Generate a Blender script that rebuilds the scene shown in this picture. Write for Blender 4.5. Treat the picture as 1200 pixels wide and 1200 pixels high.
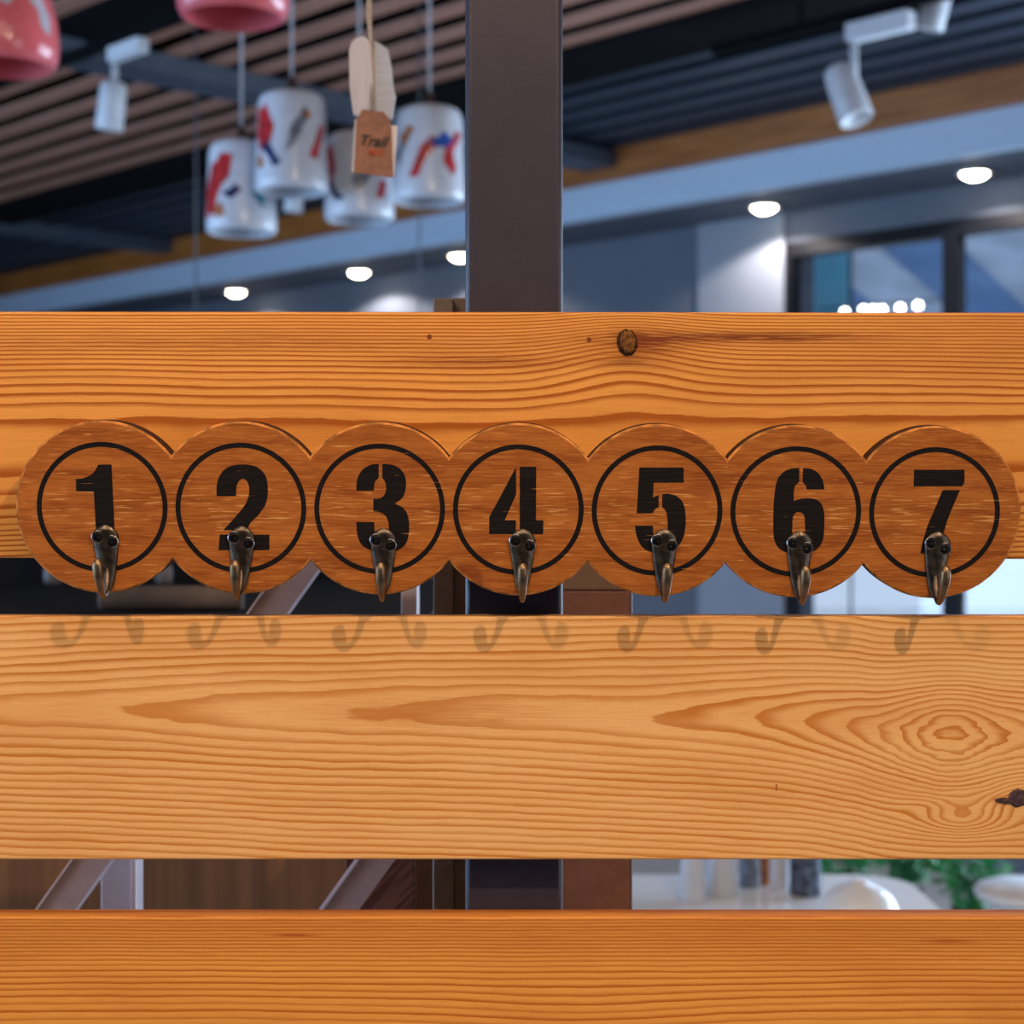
import bpy, bmesh, math, random
from mathutils import Vector, Matrix
from mathutils.geometry import tessellate_polygon
random.seed(7)
for o in list(bpy.data.objects): bpy.data.objects.remove(o)
scene = bpy.context.scene
COL = scene.collection
PI = math.pi
HC = 1.4                      # camera height (m); the fence face is the plane y=0, camera one metre in front
F = 2000.0                    # focal length for a 1200 px wide frame

# ------------------------------------------------------------------ camera
cd = bpy.data.cameras.new('camera'); cam = bpy.data.objects.new('camera', cd); COL.objects.link(cam)
cam.location = (0, -1, HC); cam.rotation_euler = (PI/2, 0, 0)
cd.sensor_width = 36; cd.lens = 60; cd.clip_start = .05; cd.clip_end = 200
cd.dof.use_dof = True; cd.dof.focus_distance = .99; cd.dof.aperture_fstop = 9.0
scene.camera = cam

# ------------------------------------------------------------------ world / light / exposure
w = bpy.data.worlds.new('sky'); scene.world = w; w.use_nodes = True
bg = w.node_tree.nodes['Background']; bg.inputs[0].default_value = (.66, .80, 1, 1); bg.inputs[1].default_value = .95
scene.view_settings.view_transform = 'Standard'; scene.view_settings.look = 'None'
scene.view_settings.exposure = 0; scene.view_settings.gamma = 1
scene.view_settings.use_curve_mapping = False

CA0, SA0 = math.cos(math.radians(44)), math.sin(math.radians(44))
def aim(o, target):
    o.rotation_euler = (Vector(target) - o.location).to_track_quat('-Z', 'Y').to_euler()
def area(name, loc, target, sx, sy, power, color):
    l = bpy.data.lights.new(name, 'AREA'); l.shape = 'RECTANGLE'; l.size = sx; l.size_y = sy
    l.energy = power; l.color = color
    o = bpy.data.objects.new(name, l); o.location = loc; COL.objects.link(o); aim(o, target); return o
def spot(name, loc, target, power, color, radius, angle, blend=.4):
    l = bpy.data.lights.new(name, 'SPOT'); l.energy = power; l.color = color
    l.shadow_soft_size = radius; l.spot_size = math.radians(angle); l.spot_blend = blend
    o = bpy.data.objects.new(name, l); o.location = loc; COL.objects.link(o); aim(o, target); return o
# added cool fill from the left, then window daylight from the right
area('cool_fill_left', (-5.6, .9, 1.35), (0, 2.2, 1.6), 7.0, 2.3, 430, (.42, .66, 1))
area('daylight_right', (2.9, -1.75, 1.25), (0, 0, 1.35), 1.6, 1.9, 24, (.80, .89, 1))
area('daylight_windows', (-SA0*.8+CA0*5.88, CA0*.8+SA0*5.88-1, 1.45), (-SA0*.8, CA0*.8-1, .9), 3.2, 1.9, 260, (.58, .77, 1))
# warm shop lighting over the aisle the camera stands in, and one added fill
area('shop_ceiling_light', (-.2, -2.6, 3.0), (0, 0, 1.1), 2.4, 1.2, 22, (1, .78, .54))
area('fence_fill_light', (0, -.36, 3.05), (0, -.36, 0), 2.0, .5, 15, (1, .80, .62))  # added overhead fill that brightens the things close behind the fence
# the two hanging spots that throw the hook shadows
spot('track_spot_light_right', (.74, -1.17, 2.49), (-.05, 0, 1.24), 66, (1, .78, .55), .014, 100, .4)
spot('track_spot_light_left', (-.62, -1.07, 2.33), (-.24, 0, 1.22), 38, (1, .78, .55), .014, 54, 1.0)

# ------------------------------------------------------------------ helpers
def P(px, py, d):             # photo pixel at depth d -> world point
    return Vector(((px-600)/F*d, d-1, HC+(600-py)/F*d))
CA, SA = math.cos(math.radians(44)), math.sin(math.radians(44))
def AB(a, b, z):              # the room stands at 44 degrees to the fence: a runs left-away, b right-away
    return Vector((-SA*a+CA*b, CA*a+SA*b-1, z))
def me(name, verts, faces, mat, parent=None, smooth=False, loc=None):
    m = bpy.data.meshes.new(name); m.from_pydata([tuple(v) for v in verts], [], faces); m.validate(); m.update()
    if smooth:
        for p in m.polygons: p.use_smooth = True
    o = bpy.data.objects.new(name, m); COL.objects.link(o)
    if mat: m.materials.append(mat)
    if parent: o.parent = parent
    if loc is not None: o.location = loc
    return o
def bm_obj(name, bm, mat, parent=None, smooth=False, loc=None):
    bmesh.ops.recalc_face_normals(bm, faces=bm.faces)
    m = bpy.data.meshes.new(name); bm.to_mesh(m); bm.free()
    if smooth:
        for p in m.polygons: p.use_smooth = True
    o = bpy.data.objects.new(name, m); COL.objects.link(o)
    if mat: m.materials.append(mat)
    if parent: o.parent = parent
    if loc is not None: o.location = loc
    return o
def empty(name, loc=(0, 0, 0), rot=(0, 0, 0)):
    o = bpy.data.objects.new(name, None); o.location = loc; o.rotation_euler = rot; o.empty_display_size = .05
    COL.objects.link(o); return o
def tag(o, label=None, cat=None, group=None, kind=None):
    if label: o['label'] = label
    if cat: o['category'] = cat
    if group: o['group'] = group
    if kind: o['kind'] = kind
    return o
BOXF = [(0, 1, 3, 2), (4, 6, 7, 5), (0, 4, 5, 1), (2, 3, 7, 6), (0, 2, 6, 4), (1, 5, 7, 3)]
def add_box(bm, c, s, bevel=0, seg=2, rot=None):
    M = Matrix.Translation(c) @ (rot.to_4x4() if rot is not None else Matrix()) @ Matrix.Diagonal((s[0], s[1], s[2], 1))
    r = bmesh.ops.create_cube(bm, size=1, matrix=M)
    if bevel:
        es = list({e for v in r['verts'] for e in v.link_edges})
        bmesh.ops.bevel(bm, geom=es, offset=bevel, segments=seg, affect='EDGES', profile=.5)
def box(name, c, s, mat, parent=None, bevel=0, seg=2, rot=None):
    bm = bmesh.new(); add_box(bm, Vector((0, 0, 0)), s, bevel, seg, rot); return bm_obj(name, bm, mat, parent, loc=c)
def abbox(name, a0, a1, b0, b1, z0, z1, mat, parent=None, mesh=None):
    c = AB((a0+a1)/2, (b0+b1)/2, (z0+z1)/2)
    if mesh is None:
        bm = bmesh.new(); add_box(bm, Vector((0, 0, 0)), (abs(a1-a0), abs(b1-b0), abs(z1-z0)))
        o = bm_obj(name, bm, mat, parent)
    else:
        o = bpy.data.objects.new(name, mesh); COL.objects.link(o)
        if parent: o.parent = parent
    o.location = c; o.rotation_euler = (0, 0, math.radians(-46)); return o
def add_lathe(bm, prof, n=32, cap=False):
    rings = []
    for r, z in prof:
        rings.append([bm.verts.new((r*math.cos(2*PI*k/n), r*math.sin(2*PI*k/n), z)) for k in range(n)])
    for A, B in zip(rings, rings[1:]):
        for k in range(n): bm.faces.new((A[k], A[(k+1) % n], B[(k+1) % n], B[k]))
    if cap:
        bm.faces.new(rings[0]); bm.faces.new(rings[-1])
def lathe(name, prof, mat, parent=None, n=32, cap=False, loc=None):
    bm = bmesh.new(); add_lathe(bm, prof, n, cap); return bm_obj(name, bm, mat, parent, True, loc)
def add_tube(bm, pts, rad, n=8):
    pts = [Vector(p) for p in pts]; rings = []
    for i, p in enumerate(pts):
        t = (pts[min(i+1, len(pts)-1)]-pts[max(i-1, 0)]).normalized()
        u = t.cross(Vector((0, 1, 0)) if abs(t.y) < .9 else Vector((1, 0, 0))).normalized(); v = t.cross(u)
        r = rad[i] if isinstance(rad, (list, tuple)) else rad
        rings.append([bm.verts.new(p+u*r*math.cos(2*PI*k/n)+v*r*math.sin(2*PI*k/n)) for k in range(n)])
    for A, B in zip(rings, rings[1:]):
        for k in range(n): bm.faces.new((A[k], A[(k+1) % n], B[(k+1) % n], B[k]))
    bm.faces.new(rings[0]); bm.faces.new(rings[-1])
def tube(name, pts, rad, mat, parent=None, n=8):
    bm = bmesh.new(); add_tube(bm, pts, rad, n); return bm_obj(name, bm, mat, parent, True)

# ------------------------------------------------------------------ node expressions
class X:
    def __init__(s, nt, k): s.nt, s.k = nt, k
    def _m(s, op, *a):
        n = s.nt.nodes.new('ShaderNodeMath'); n.operation = op
        for i, v in enumerate((s,)+a):
            if isinstance(v, X): s.nt.links.new(v.k, n.inputs[i])
            else: n.inputs[i].default_value = v
        return X(s.nt, n.outputs[0])
    def __add__(s, o): return s._m('ADD', o)
    __radd__ = __add__
    def __mul__(s, o): return s._m('MULTIPLY', o)
    __rmul__ = __mul__
    def __sub__(s, o): return s._m('SUBTRACT', o)
    def __rsub__(s, o): return (s*-1)+o
    def __truediv__(s, o): return s._m('DIVIDE', o)
    def sin(s): return s._m('SINE')
    def sqrt(s): return s._m('SQRT')
    def abs(s): return s._m('ABSOLUTE')
    def exp(s): return s._m('EXPONENT')
    def frac(s): return s._m('FRACT')
    def floor(s): return s._m('FLOOR')
    def gt(s, o): return s._m('GREATER_THAN', o)
    def max(s, o): return s._m('MAXIMUM', o)
    def min(s, o): return s._m('MINIMUM', o)
    def pw(s, o): return s._m('POWER', o)
    def smooth(s, a, b, lo=0., hi=1.):
        n = s.nt.nodes.new('ShaderNodeMapRange'); n.interpolation_type = 'SMOOTHSTEP'
        s.nt.links.new(s.k, n.inputs[0])
        for i, v in zip((1, 2, 3, 4), (a, b, lo, hi)): n.inputs[i].default_value = v
        return X(s.nt, n.outputs[0])
    def curve(s, pts):
        xs = [p[0] for p in pts]; ys = [p[1] for p in pts]
        x0, x1, y0, y1 = min(xs), max(xs), min(ys), max(ys)
        n = s.nt.nodes.new('ShaderNodeFloatCurve'); c = n.mapping.curves[0]
        pp = [((x-x0)/(x1-x0), (y-y0)/(y1-y0)) for x, y in pts]
        c.points[0].location = pp[0]; c.points[-1].location = pp[-1]
        for q in pp[1:-1]: c.points.new(*q)
        n.mapping.update()
        s.nt.links.new(((s-x0)*(1/(x1-x0))).k, n.inputs['Value'])
        return X(s.nt, n.outputs[0])*(y1-y0)+y0
def gauss(x, y, cx, cy, sx, sy):
    return ((((x-cx)*(1/sx)).pw(2)+((y-cy)*(1/sy)).pw(2))*-1).exp()
def vec(nt, x, y, z=0.):
    n = nt.nodes.new('ShaderNodeCombineXYZ')
    for i, v in enumerate((x, y, z)):
        if isinstance(v, X): nt.links.new(v.k, n.inputs[i])
        else: n.inputs[i].default_value = v
    return n.outputs[0]
def noise(nt, v, scale=1., detail=2., rough=.5):
    n = nt.nodes.new('ShaderNodeTexNoise'); n.inputs['Scale'].default_value = scale
    n.inputs['Detail'].default_value = detail; n.inputs['Roughness'].default_value = rough
    if v is not None: nt.links.new(v, n.inputs['Vector'])
    return X(nt, n.outputs[0])
def mix(nt, f, a, b):
    n = nt.nodes.new('ShaderNodeMix'); n.data_type = 'RGBA'
    for s, v in ((n.inputs[0], f), (n.inputs[6], a), (n.inputs[7], b)):
        if isinstance(v, X): nt.links.new(v.k, s)
        elif hasattr(v, 'is_linked'): nt.links.new(v, s)
        elif isinstance(v, (int, float)): s.default_value = v
        else: s.default_value = (*v, 1)
    return n.outputs[2]
def base(name, color=(.5, .5, .5), rough=.5, metal=0., spec=.5):
    m = bpy.data.materials.new(name); m.use_nodes = True; b = m.node_tree.nodes['Principled BSDF']
    b.inputs['Base Color'].default_value = (*color, 1); b.inputs['Roughness'].default_value = rough
    b.inputs['Metallic'].default_value = metal; b.inputs['Specular IOR Level'].default_value = spec
    return m, m.node_tree, b
def objxyz(nt):
    tc = nt.nodes.new('ShaderNodeTexCoord'); sp = nt.nodes.new('ShaderNodeSeparateXYZ')
    nt.links.new(tc.outputs['Object'], sp.inputs[0])
    return [X(nt, sp.outputs[i]) for i in range(3)], tc.outputs['Object']
def bump(nt, b, h, dist, strength=1.):
    n = nt.nodes.new('ShaderNodeBump'); n.inputs['Distance'].default_value = dist; n.inputs['Strength'].default_value = strength
    nt.links.new(h.k, n.inputs['Height']); nt.links.new(n.outputs[0], b.inputs['Normal'])
def plain(name, color, rough=.5, metal=0., var=.12, scale=30., spec=.5, fine=0.):
    m, nt, b = base(name, color, rough, metal, spec)
    (x, y, z), v = objxyz(nt); n = noise(nt, v, scale, 3)
    c2 = tuple(c*(1-var) for c in color); c1 = tuple(min(1, c*(1+var)) for c in color)
    nt.links.new(mix(nt, n.smooth(.3, .7), c2, c1), b.inputs['Base Color'])
    if fine: bump(nt, b, noise(nt, v, 900, 2), fine)
    return m
def emit(name, color, strength):
    m, nt, b = base(name, (0, 0, 0)); (x, y, z), v = objxyz(nt)
    b.inputs['Emission Color'].default_value = (*color, 1)
    b.inputs['Emission Strength'].default_value = strength; return m

def wood_board(name, phase_fn, light, dark, deep, redzone, rings=1.0, pale=None, lo=.34, wob=1.0, rough_at=None):
    """softwood plank: phase_fn(x,y) counts growth rings over the face (x,y in half-millimetres)."""
    m, nt, b = base(name, light, .48, 0, .18)
    (ox, oy, oz), v = objxyz(nt)
    x = ox*2000+600; y = oz*-2000+600; t = oy*2000
    w1 = noise(nt, vec(nt, x*.0045, y*.016, t*.01), 1, 2)-.5
    w2 = noise(nt, vec(nt, x*.022, y*.09, t*.03), 1, 2)-.5
    amp = .30*wob
    if rough_at: amp = gauss(x, y, *rough_at)*1.6 + .30*wob
    ph = phase_fn(nt, x, y) + w1*(1.1*wob) + w2*amp + t*.03
    f = ph.frac(); ring = ph.floor()
    feather = noise(nt, vec(nt, x*.03, y*.9, t*.1), 1, 2)-.5
    f2 = (f+feather*.10).max(0.).min(1.)
    late = f2.smooth(lo, .90)*f2.smooth(.93, 1.0, 1., 0.)
    wn = nt.nodes.new('ShaderNodeTexWhiteNoise'); wn.noise_dimensions = '1D'; nt.links.new(ring.k, wn.inputs['W'])
    late = late*(X(nt, wn.outputs[0])*.45+.62)*rings
    fib = noise(nt, vec(nt, x*.02, y*.75, t*.3), 1, 3, .6)
    fine = noise(nt, vec(nt, x*.25, y*1.1, t*.6), 1, 2)
    c = mix(nt, late.min(1.), light, dark)
    c = mix(nt, fib.smooth(.35, .75)*.28, c, dark)
    c = mix(nt, fine.smooth(.5, .8)*.16, c, deep)
    big = noise(nt, vec(nt, x*.0028, y*.011, 0), 1, 2)
    c = mix(nt, big.smooth(.45, .75)*.30, c, dark)
    if pale is not None: c = mix(nt, big.smooth(.3, .5, 1., 0.)*.25, c, pale)
    c = mix(nt, redzone(nt, x, y, late, fib), c, deep)
    nt.links.new(c, b.inputs['Base Color'])
    nt.links.new((late*-.12+.46+fine*.06).k, b.inputs['Roughness'])
    bump(nt, b, late*-.6+fine*.5+fib*.4, .00012, .6)
    return m

# upper plank: tight rings at the top, wide ones lower down, bent around a knot
def ph1(nt, x, y):
    g = gauss(x, y, 735, 425, 78, 62)
    tilt = ((x-650)*(1/600)).max(0.).pw(2)*14*y.smooth(420, 500)
    wave = (x*.0085+.6).sin()*3.0 + (x*.019).sin()*1.2
    yy = y+g*17+tilt+wave*y.smooth(380, 470)
    return yy.curve([(340, 27), (365, 21), (385, 16), (400, 12.4), (420, 8.3), (435, 6.0), (447, 4.6), (456, 3.7), (464, 2.95), (474, 2.05), (486, 1.2),
                     (494, .9), (503, .6), (516, .38), (532, .34), (550, .62), (565, 1.1), (588, 2.15), (603, 3.2), (613, 4.3), (623, 5.6), (632, 7.1), (645, 9.3), (680, 15)])+.0
def rz1(nt, x, y, late, fib):
    s = gauss(x, y, 875, 395, 135, 6)*1.9 + gauss(x, y, 752, 402, 44, 17)*1.5 + gauss(x, y, 250, 402, 420, 11)*.55
    s = s + gauss(x, y, 560, 424, 110, 8)*1.0 + gauss(x, y, 735, 425, 40, 7)*.7
    holes = (((x-503).pw(2)+(y-395).pw(2)).sqrt()).smooth(2.0, 3.2, 1., 0.) + (((x-690).pw(2)+(y-398).pw(2)).sqrt()).smooth(2.0, 3.2, 1., 0.)
    return (s*(fib.smooth(.25, .7)*.8+.15)*.8 + holes*3).min(.97)
# middle plank: flat-sawn cathedral figure running into a bull's-eye on the right
def ph2(nt, x, y):
    yc = x.curve([(-700, 838), (150, 832), (410, 834), (765, 838), (900, 842), (1000, 852), (1110, 862), (1300, 862), (1700, 862)])
    dy = y-yc
    g = ((dy.pw(2)+34*34).sqrt()-34)*(1/8.4)
    p1 = x.curve([(-700, -2.2), (-100, -.75), (150, .18), (410, 1.12), (765, 2.06), (900, 2.5), (1300, 2.9), (1900, 3.6)])
    pb = x.curve([(-700, 0), (700, 0), (765, .02), (840, .25), (890, .62), (955, 1.6), (1005, 2.6), (1042, 3.7), (1070, 5.0), (1092, 6.0),
                  (1115, 6.5), (1138, 6.0), (1160, 5.0), (1185, 4.2), (1220, 3.6), (1300, 3.0), (1900, 1)])
    fade = (((dy*(1/78)).pw(2))*-1).exp()
    sw = gauss(x, y, 1128, 962, 46, 17)*-3.2 + gauss(x, y, 1198, 936, 34, 26)*3.0 + gauss(x, y, 1085, 945, 30, 12)*1.2
    return g - p1 - pb*fade + sw + 40
def rz2(nt, x, y, late, fib):
    isl = gauss(x, y, 520, 836, 125, 17)*.42
    tick = ((x-910).abs().smooth(.7, 1.4, 1., 0.))*((y-923).abs().smooth(3, 4.5, 1., 0.))
    s = isl*fib.smooth(.25, .6) + tick*2 + gauss(x, y, 1178, 938, 14, 5)*.8
    return s.min(.9)
# lower plank: straight quarter-sawn grain, redder along its top
def ph3(nt, x, y):
    wave = (x*.006+1.).sin()*3.5 + (x*.0023).sin()*5 + gauss(x, y, 690, 1190, 160, 40)*-9
    yy = y+wave*y.smooth(1090, 1200)
    return yy.curve([(1050, -6), (1075, 0), (1095, 5), (1112, 9), (1130, 12.4), (1150, 15.2), (1175, 18.3), (1200, 21), (1240, 25), (1290, 29), (1380, 36)])
def rz3(nt, x, y, late, fib):
    s = y.smooth(1088, 1140, 1., 0.)*.34 + gauss(x, y, 345, 1096, 26, 1.6)*.8 + gauss(x, y, 1110, 1103, 30, 3)*.6
    return (s*(fib*.9+.45)).min(.9)
M = {}
M['plank_upper'] = wood_board('plank_upper_wood', ph1, (.71, .292, .060), (.35, .088, .011), (.16, .028, .006), rz1, 1.35, None, .42, .55)
M['plank_mid'] = wood_board('plank_mid_wood', ph2, (.79, .405, .140), (.52, .170, .028), (.40, .10, .014), rz2, 1.1, (.80, .455, .19), .36, 1.0, (1112, 880, 62, 55))
M['plank_low'] = wood_board('plank_low_wood', ph3, (.78, .315, .058), (.44, .110, .013), (.34, .065, .010), rz3, 1.0, None, .40, .7)

def rack_wood():
    m, nt, b = base('stained_rack_wood', (.4, .12, .03), .65, 0, .08)
    (ox, oy, oz), v = objxyz(nt)
    x = ox*2000; y = oz*2000; t = oy*2000
    n1 = noise(nt, vec(nt, x*.006, y*.06, t*.03), 1, 4, .65)
    n2 = noise(nt, vec(nt, x*.035, y*.55, t*.1), 1, 3, .6)
    sc = noise(nt, vec(nt, x*.028+50, y*.42, 3.), 1, 2, .5)
    blot = noise(nt, vec(nt, x*.03, y*.05, 9.), 1, 3)
    c = mix(nt, n1.smooth(.3, .7), (.39, .115, .020), (.225, .052, .0085))
    c = mix(nt, n2.smooth(.42, .70)*.60, c, (.49, .165, .033))
    n3 = noise(nt, vec(nt, x*.05, y*1.3, t*.2+7.), 1, 2, .6)
    c = mix(nt, n3.smooth(.5, .72)*.42, c, (.19, .045, .009))
    c = mix(nt, blot.smooth(.5, .75)*.30, c, (.20, .045, .009))
    mid = ((y*(1/38)).pw(2)*-1).exp()*.08
    c = mix(nt, (sc+mid).smooth(.66, .74)*.65, c, (.64, .30, .09))
    k = (((x+1113).pw(2)+(y+123).pw(2)).sqrt()).smooth(18, 24, 1., 0.)
    k = k + (((x+53).pw(2)+(y+77).pw(2)).sqrt()).smooth(17, 23, 1., 0.) + gauss(x, y, 990, -85, 46, 34)*.55
    c = mix(nt, k.min(1.)*.62, c, (.17, .035, .010))
    nt.links.new(c, b.inputs['Base Color'])
    bump(nt, b, n2*1.0+n1*.5, .00025, .6); return m
M['rack'] = rack_wood()
M['rack_edge'] = plain('dark_rack_edge', (.045, .016, .007), .8, var=.3, scale=200, spec=.1)  # side faces of the backboard, darker than its front
M['rack_worn'] = plain('pale_worn_rack_edge', (.40, .145, .034), .7, var=.5, scale=130, spec=.1)
def ink():
    m, nt, b = base('black_stencil_paint', (.012, .009, .008), .7, 0, .10)
    (ox, oy, oz), v = objxyz(nt); x = ox*2000; y = oz*2000
    n = noise(nt, vec(nt, x*.02, y*.5, 4.), 1, 3, .6)
    s = noise(nt, vec(nt, x*.028+50, y*.42, 3.), 1, 2, .5)
    c = mix(nt, n.smooth(.4, .75)*.6, (.006, .004, .004), (.020, .013, .010))
    c = mix(nt, s.smooth(.705, .745)*.7, c, (.38, .15, .045))
    nt.links.new(c, b.inputs['Base Color']); bump(nt, b, n, .00025, .7); return m
M['ink'] = ink()
def bronze():
    m, nt, b = base('antique_bronze', (.10, .07, .04), .32, 1.0)
    (x, y, z), v = objxyz(nt)
    n = noise(nt, v, 180, 3, .5); wear = y.smooth(-.010, -.024)
    c = mix(nt, n.smooth(.35, .7), (.075, .055, .042), (.15, .11, .08))
    c = mix(nt, wear*n.smooth(.2, .6)*.8, c, (.26, .165, .085))
    nt.links.new(c, b.inputs['Base Color']); nt.links.new((n*.25+.27).k, b.inputs['Roughness'])
    bump(nt, b, noise(nt, v, 700, 3), .0003, .6); return m
M['bronze'] = bronze()
M['screw_rim'] = plain('bright_screw_rim', (.34, .30, .29), .3, 1., .2, 400)
M['screw'] = plain('dark_screw_metal', (.025, .022, .024), .38, 1., .3, 400)
def post_mat():
    m, nt, b = base('dark_powder_coat', (.062, .045, .052), .42, 0, .5)
    (x, y, z), v = objxyz(nt); n = noise(nt, v, 1500, 2); n2 = noise(nt, v, 40, 3)
    c = mix(nt, n.smooth(.35, .65)*.5+n2.smooth(.3, .7)*.2, (.024, .019, .030), (.044, .035, .050))
    nt.links.new(c, b.inputs['Base Color']); bump(nt, b, n, .0002, .5)
    b.inputs['Specular IOR Level'].default_value = .2; b.inputs['Coat Weight'].default_value = .25; b.inputs['Coat Roughness'].default_value = .15; return m
M['post'] = post_mat()
def knot_mat(name, core, rim):
    m, nt, b = base(name, core, .8, 0, .06)
    (x, y, z), v = objxyz(nt); n = noise(nt, v, 420, 4, .7); n2 = noise(nt, v, 1500, 3)
    c = mix(nt, n.smooth(.35, .62), core, rim); c = mix(nt, n2.smooth(.66, .78)*.35, c, (.5, .32, .16))
    nt.links.new(c, b.inputs['Base Color']); bump(nt, b, n, .0012, 1); return m
M['knot'] = knot_mat('knot_brown', (.075, .026, .008), (.22, .085, .022))
M['knot_ring'] = knot_mat('knot_bark', (.018, .007, .004), (.06, .024, .01))
M['knot_dark'] = knot_mat('knot_purple_black', (.045, .022, .028), (.10, .055, .05))
def streaky(name, c0, c1, sx, sy, sz, rough=.5):
    m, nt, b = base(name, c0, rough); (x, y, z), v = objxyz(nt)
    n = noise(nt, vec(nt, x*sx, y*sy, z*sz), 1, 4, .6)
    nt.links.new(mix(nt, n.smooth(.3, .7), c0, c1), b.inputs['Base Color']); return m
M['slat_warm'] = streaky('warm_brown_slat', (.30, .135, .088), (.42, .20, .14), 2, 40, 40, .6)
M['slat_dark'] = streaky('blue_black_slat', (.010, .015, .028), (.020, .030, .052), 2, 40, 40, .5)
M['ceil_dark'] = plain('ceiling_void_dark', (.010, .004, .003), 1., spec=0.)
M['beam_black'] = plain('black_beam_paint', (.003, .003, .004), .9, spec=.08)
M['beam_blue'] = plain('slate_blue_beam_paint', (.05, .065, .095), .5)
M['beam_white'] = plain('white_bulkhead_paint', (.50, .60, .74), .6, var=.03)
M['beam_wood'] = streaky('orange_brown_beam_wood', (.30, .085, .014), (.44, .15, .03), 3, 30, 40, .5)
M['soffit'] = plain('grey_soffit_paint', (.09, .11, .15), .8, var=.05, scale=4)
M['wall'] = plain('dark_blue_grey_wall_paint', (.12, .135, .17), .8, var=.04, scale=4)
M['pier'] = plain('pale_grey_pier_paint', (.27, .29, .34), .8, var=.04, scale=4)
M['floor'] = plain('grey_floor_tile', (.34, .32, .31), .35, var=.1, scale=3)
M['frame'] = plain('black_window_frame', (.006, .006, .009), .5, spec=.15)
def glass():
    m = bpy.data.materials.new('window_glass'); m.use_nodes = True; nt = m.node_tree
    for n in list(nt.nodes):
        if n.type != 'OUTPUT_MATERIAL': nt.nodes.remove(n)
    out = [n for n in nt.nodes if n.type == 'OUTPUT_MATERIAL'][0]
    t = nt.nodes.new('ShaderNodeBsdfTransparent'); t.inputs[0].default_value = (.94, .96, .99, 1)
    g = nt.nodes.new('ShaderNodeBsdfGlossy'); g.inputs['Roughness'].default_value = .03
    fr = nt.nodes.new('ShaderNodeFresnel'); fr.inputs[0].default_value = 1.45; ms = nt.nodes.new('ShaderNodeMixShader')
    nt.links.new(fr.outputs[0], ms.inputs[0]); nt.links.new(t.outputs[0], ms.inputs[1]); nt.links.new(g.outputs[0], ms.inputs[2])
    nt.links.new(ms.outputs[0], out.inputs[0]); return m
M['glass'] = glass()
M['lamp_on'] = emit('lit_lamp_lens', (1, .88, .68), 26)
M['bulb_on'] = emit('lit_globe_bulb', (1, .97, .9), 14)
M['white_metal'] = plain('white_lamp_metal', (.55, .56, .60), .4, var=.05)
M['ceramic_white'] = plain('glazed_white_ceramic', (.54, .57, .64), .22, var=.04)
M['ceramic_pink'] = plain('glazed_pink_ceramic', (.66, .13, .15), .16, var=.08, scale=12)
M['petal_grey'] = plain('pale_grey_glaze', (.52, .50, .58), .2, var=.08)
M['red'] = plain('red_glaze', (.42, .022, .025), .2, var=.3, scale=60)
M['navy'] = plain('navy_glaze', (.02, .03, .10), .2, var=.3, scale=60)
M['slate'] = plain('slate_glaze', (.11, .14, .19), .2, var=.4, scale=60)
M['teal'] = plain('teal_glaze', (.03, .22, .27), .2, var=.3, scale=60)
M['blue'] = plain('blue_glaze', (.03, .09, .38), .2, var=.3, scale=60)
M['ochre'] = plain('ochre_glaze', (.35, .13, .05), .2, var=.3, scale=60)
M['cap_brown'] = plain('dark_brown_lamp_cap', (.05, .03, .022), .5)
M['cord'] = plain('pale_grey_cord', (.34, .33, .36), .6)
M['cord_dark'] = plain('dark_cord', (.08, .085, .10), .6)
M['twine'] = streaky('jute_twine', (.30, .21, .14), (.50, .40, .30), 900, 900, 300, .8)
M['kraft'] = plain('kraft_card', (.24, .10, .055), .8, var=.15, scale=160)
M['card_white'] = plain('white_card', (.62, .56, .58), .8, var=.05)
M['felt_white'] = streaky('ribbed_white_wood', (.42, .37, .39), (.54, .48, .50), 700, 300, 20, .8)
M['felt_cool'] = streaky('cool_white_wood', (.36, .37, .44), (.46, .47, .55), 20, 300, 500, .8)
M['black_ink'] = plain('black_print', (.01, .01, .01), .7)
M['orange_ink'] = plain('orange_print', (.42, .07, .02), .7)
M['lilac'] = plain('lilac_grey_paint', (.50, .39, .42), .45, var=.06, scale=60)
M['lilac_edge'] = plain('pale_lilac_edge', (.74, .62, .62), .45, var=.05)
M['brown'] = plain('brown_laminate', (.36, .17, .125), .5, var=.1, scale=90)
M['brown_dark'] = plain('dark_brown_laminate', (.14, .088, .062), .5, var=.12, scale=90)
M['taupe'] = plain('taupe_laminate', (.38, .25, .18), .5, var=.08, scale=90)
M['edge'] = plain('pale_edge_band', (.30, .23, .21), .4, var=.05)
M['panel_wood'] = streaky('dark_brown_veneer', (.15, .058, .020), (.23, .096, .034), 60, 10, 2.5, .5)
def diag_wood():
    m, nt, b = base('reddish_diagonal_veneer', (.1, .03, .02), .5); (x, y, z), v = objxyz(nt)
    n = noise(nt, vec(nt, (x+z)*10., y*10, (z-x)*260), 1, 4, .6)
    nt.links.new(mix(nt, n.smooth(.35, .65), (.13, .036, .022), (.34, .13, .095)), b.inputs['Base Color']); return m
M['diag'] = diag_wood()
M['counter_top'] = plain('black_counter_top', (.008, .007, .009), .8, spec=.1)
M['counter_edge'] = plain('blue_black_edge', (.035, .042, .075), .4)
M['grey_cloth'] = plain('grey_brown_cloth', (.085, .06, .05), .9, var=.2)
M['pale_item'] = plain('pale_grey_item', (.12, .105, .11), .6)
M['table_white'] = plain('white_table_laminate', (.84, .86, .90), .3, var=.03)
M['vase_dark'] = plain('dark_blue_speckled_ceramic', (.06, .08, .13), .35, var=.9, scale=90)
M['leaf'] = plain('green_leaf', (.05, .34, .11), .45, var=.6, scale=9)
M['pot'] = plain('dark_brown_pot', (.06, .032, .03), .6)
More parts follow.
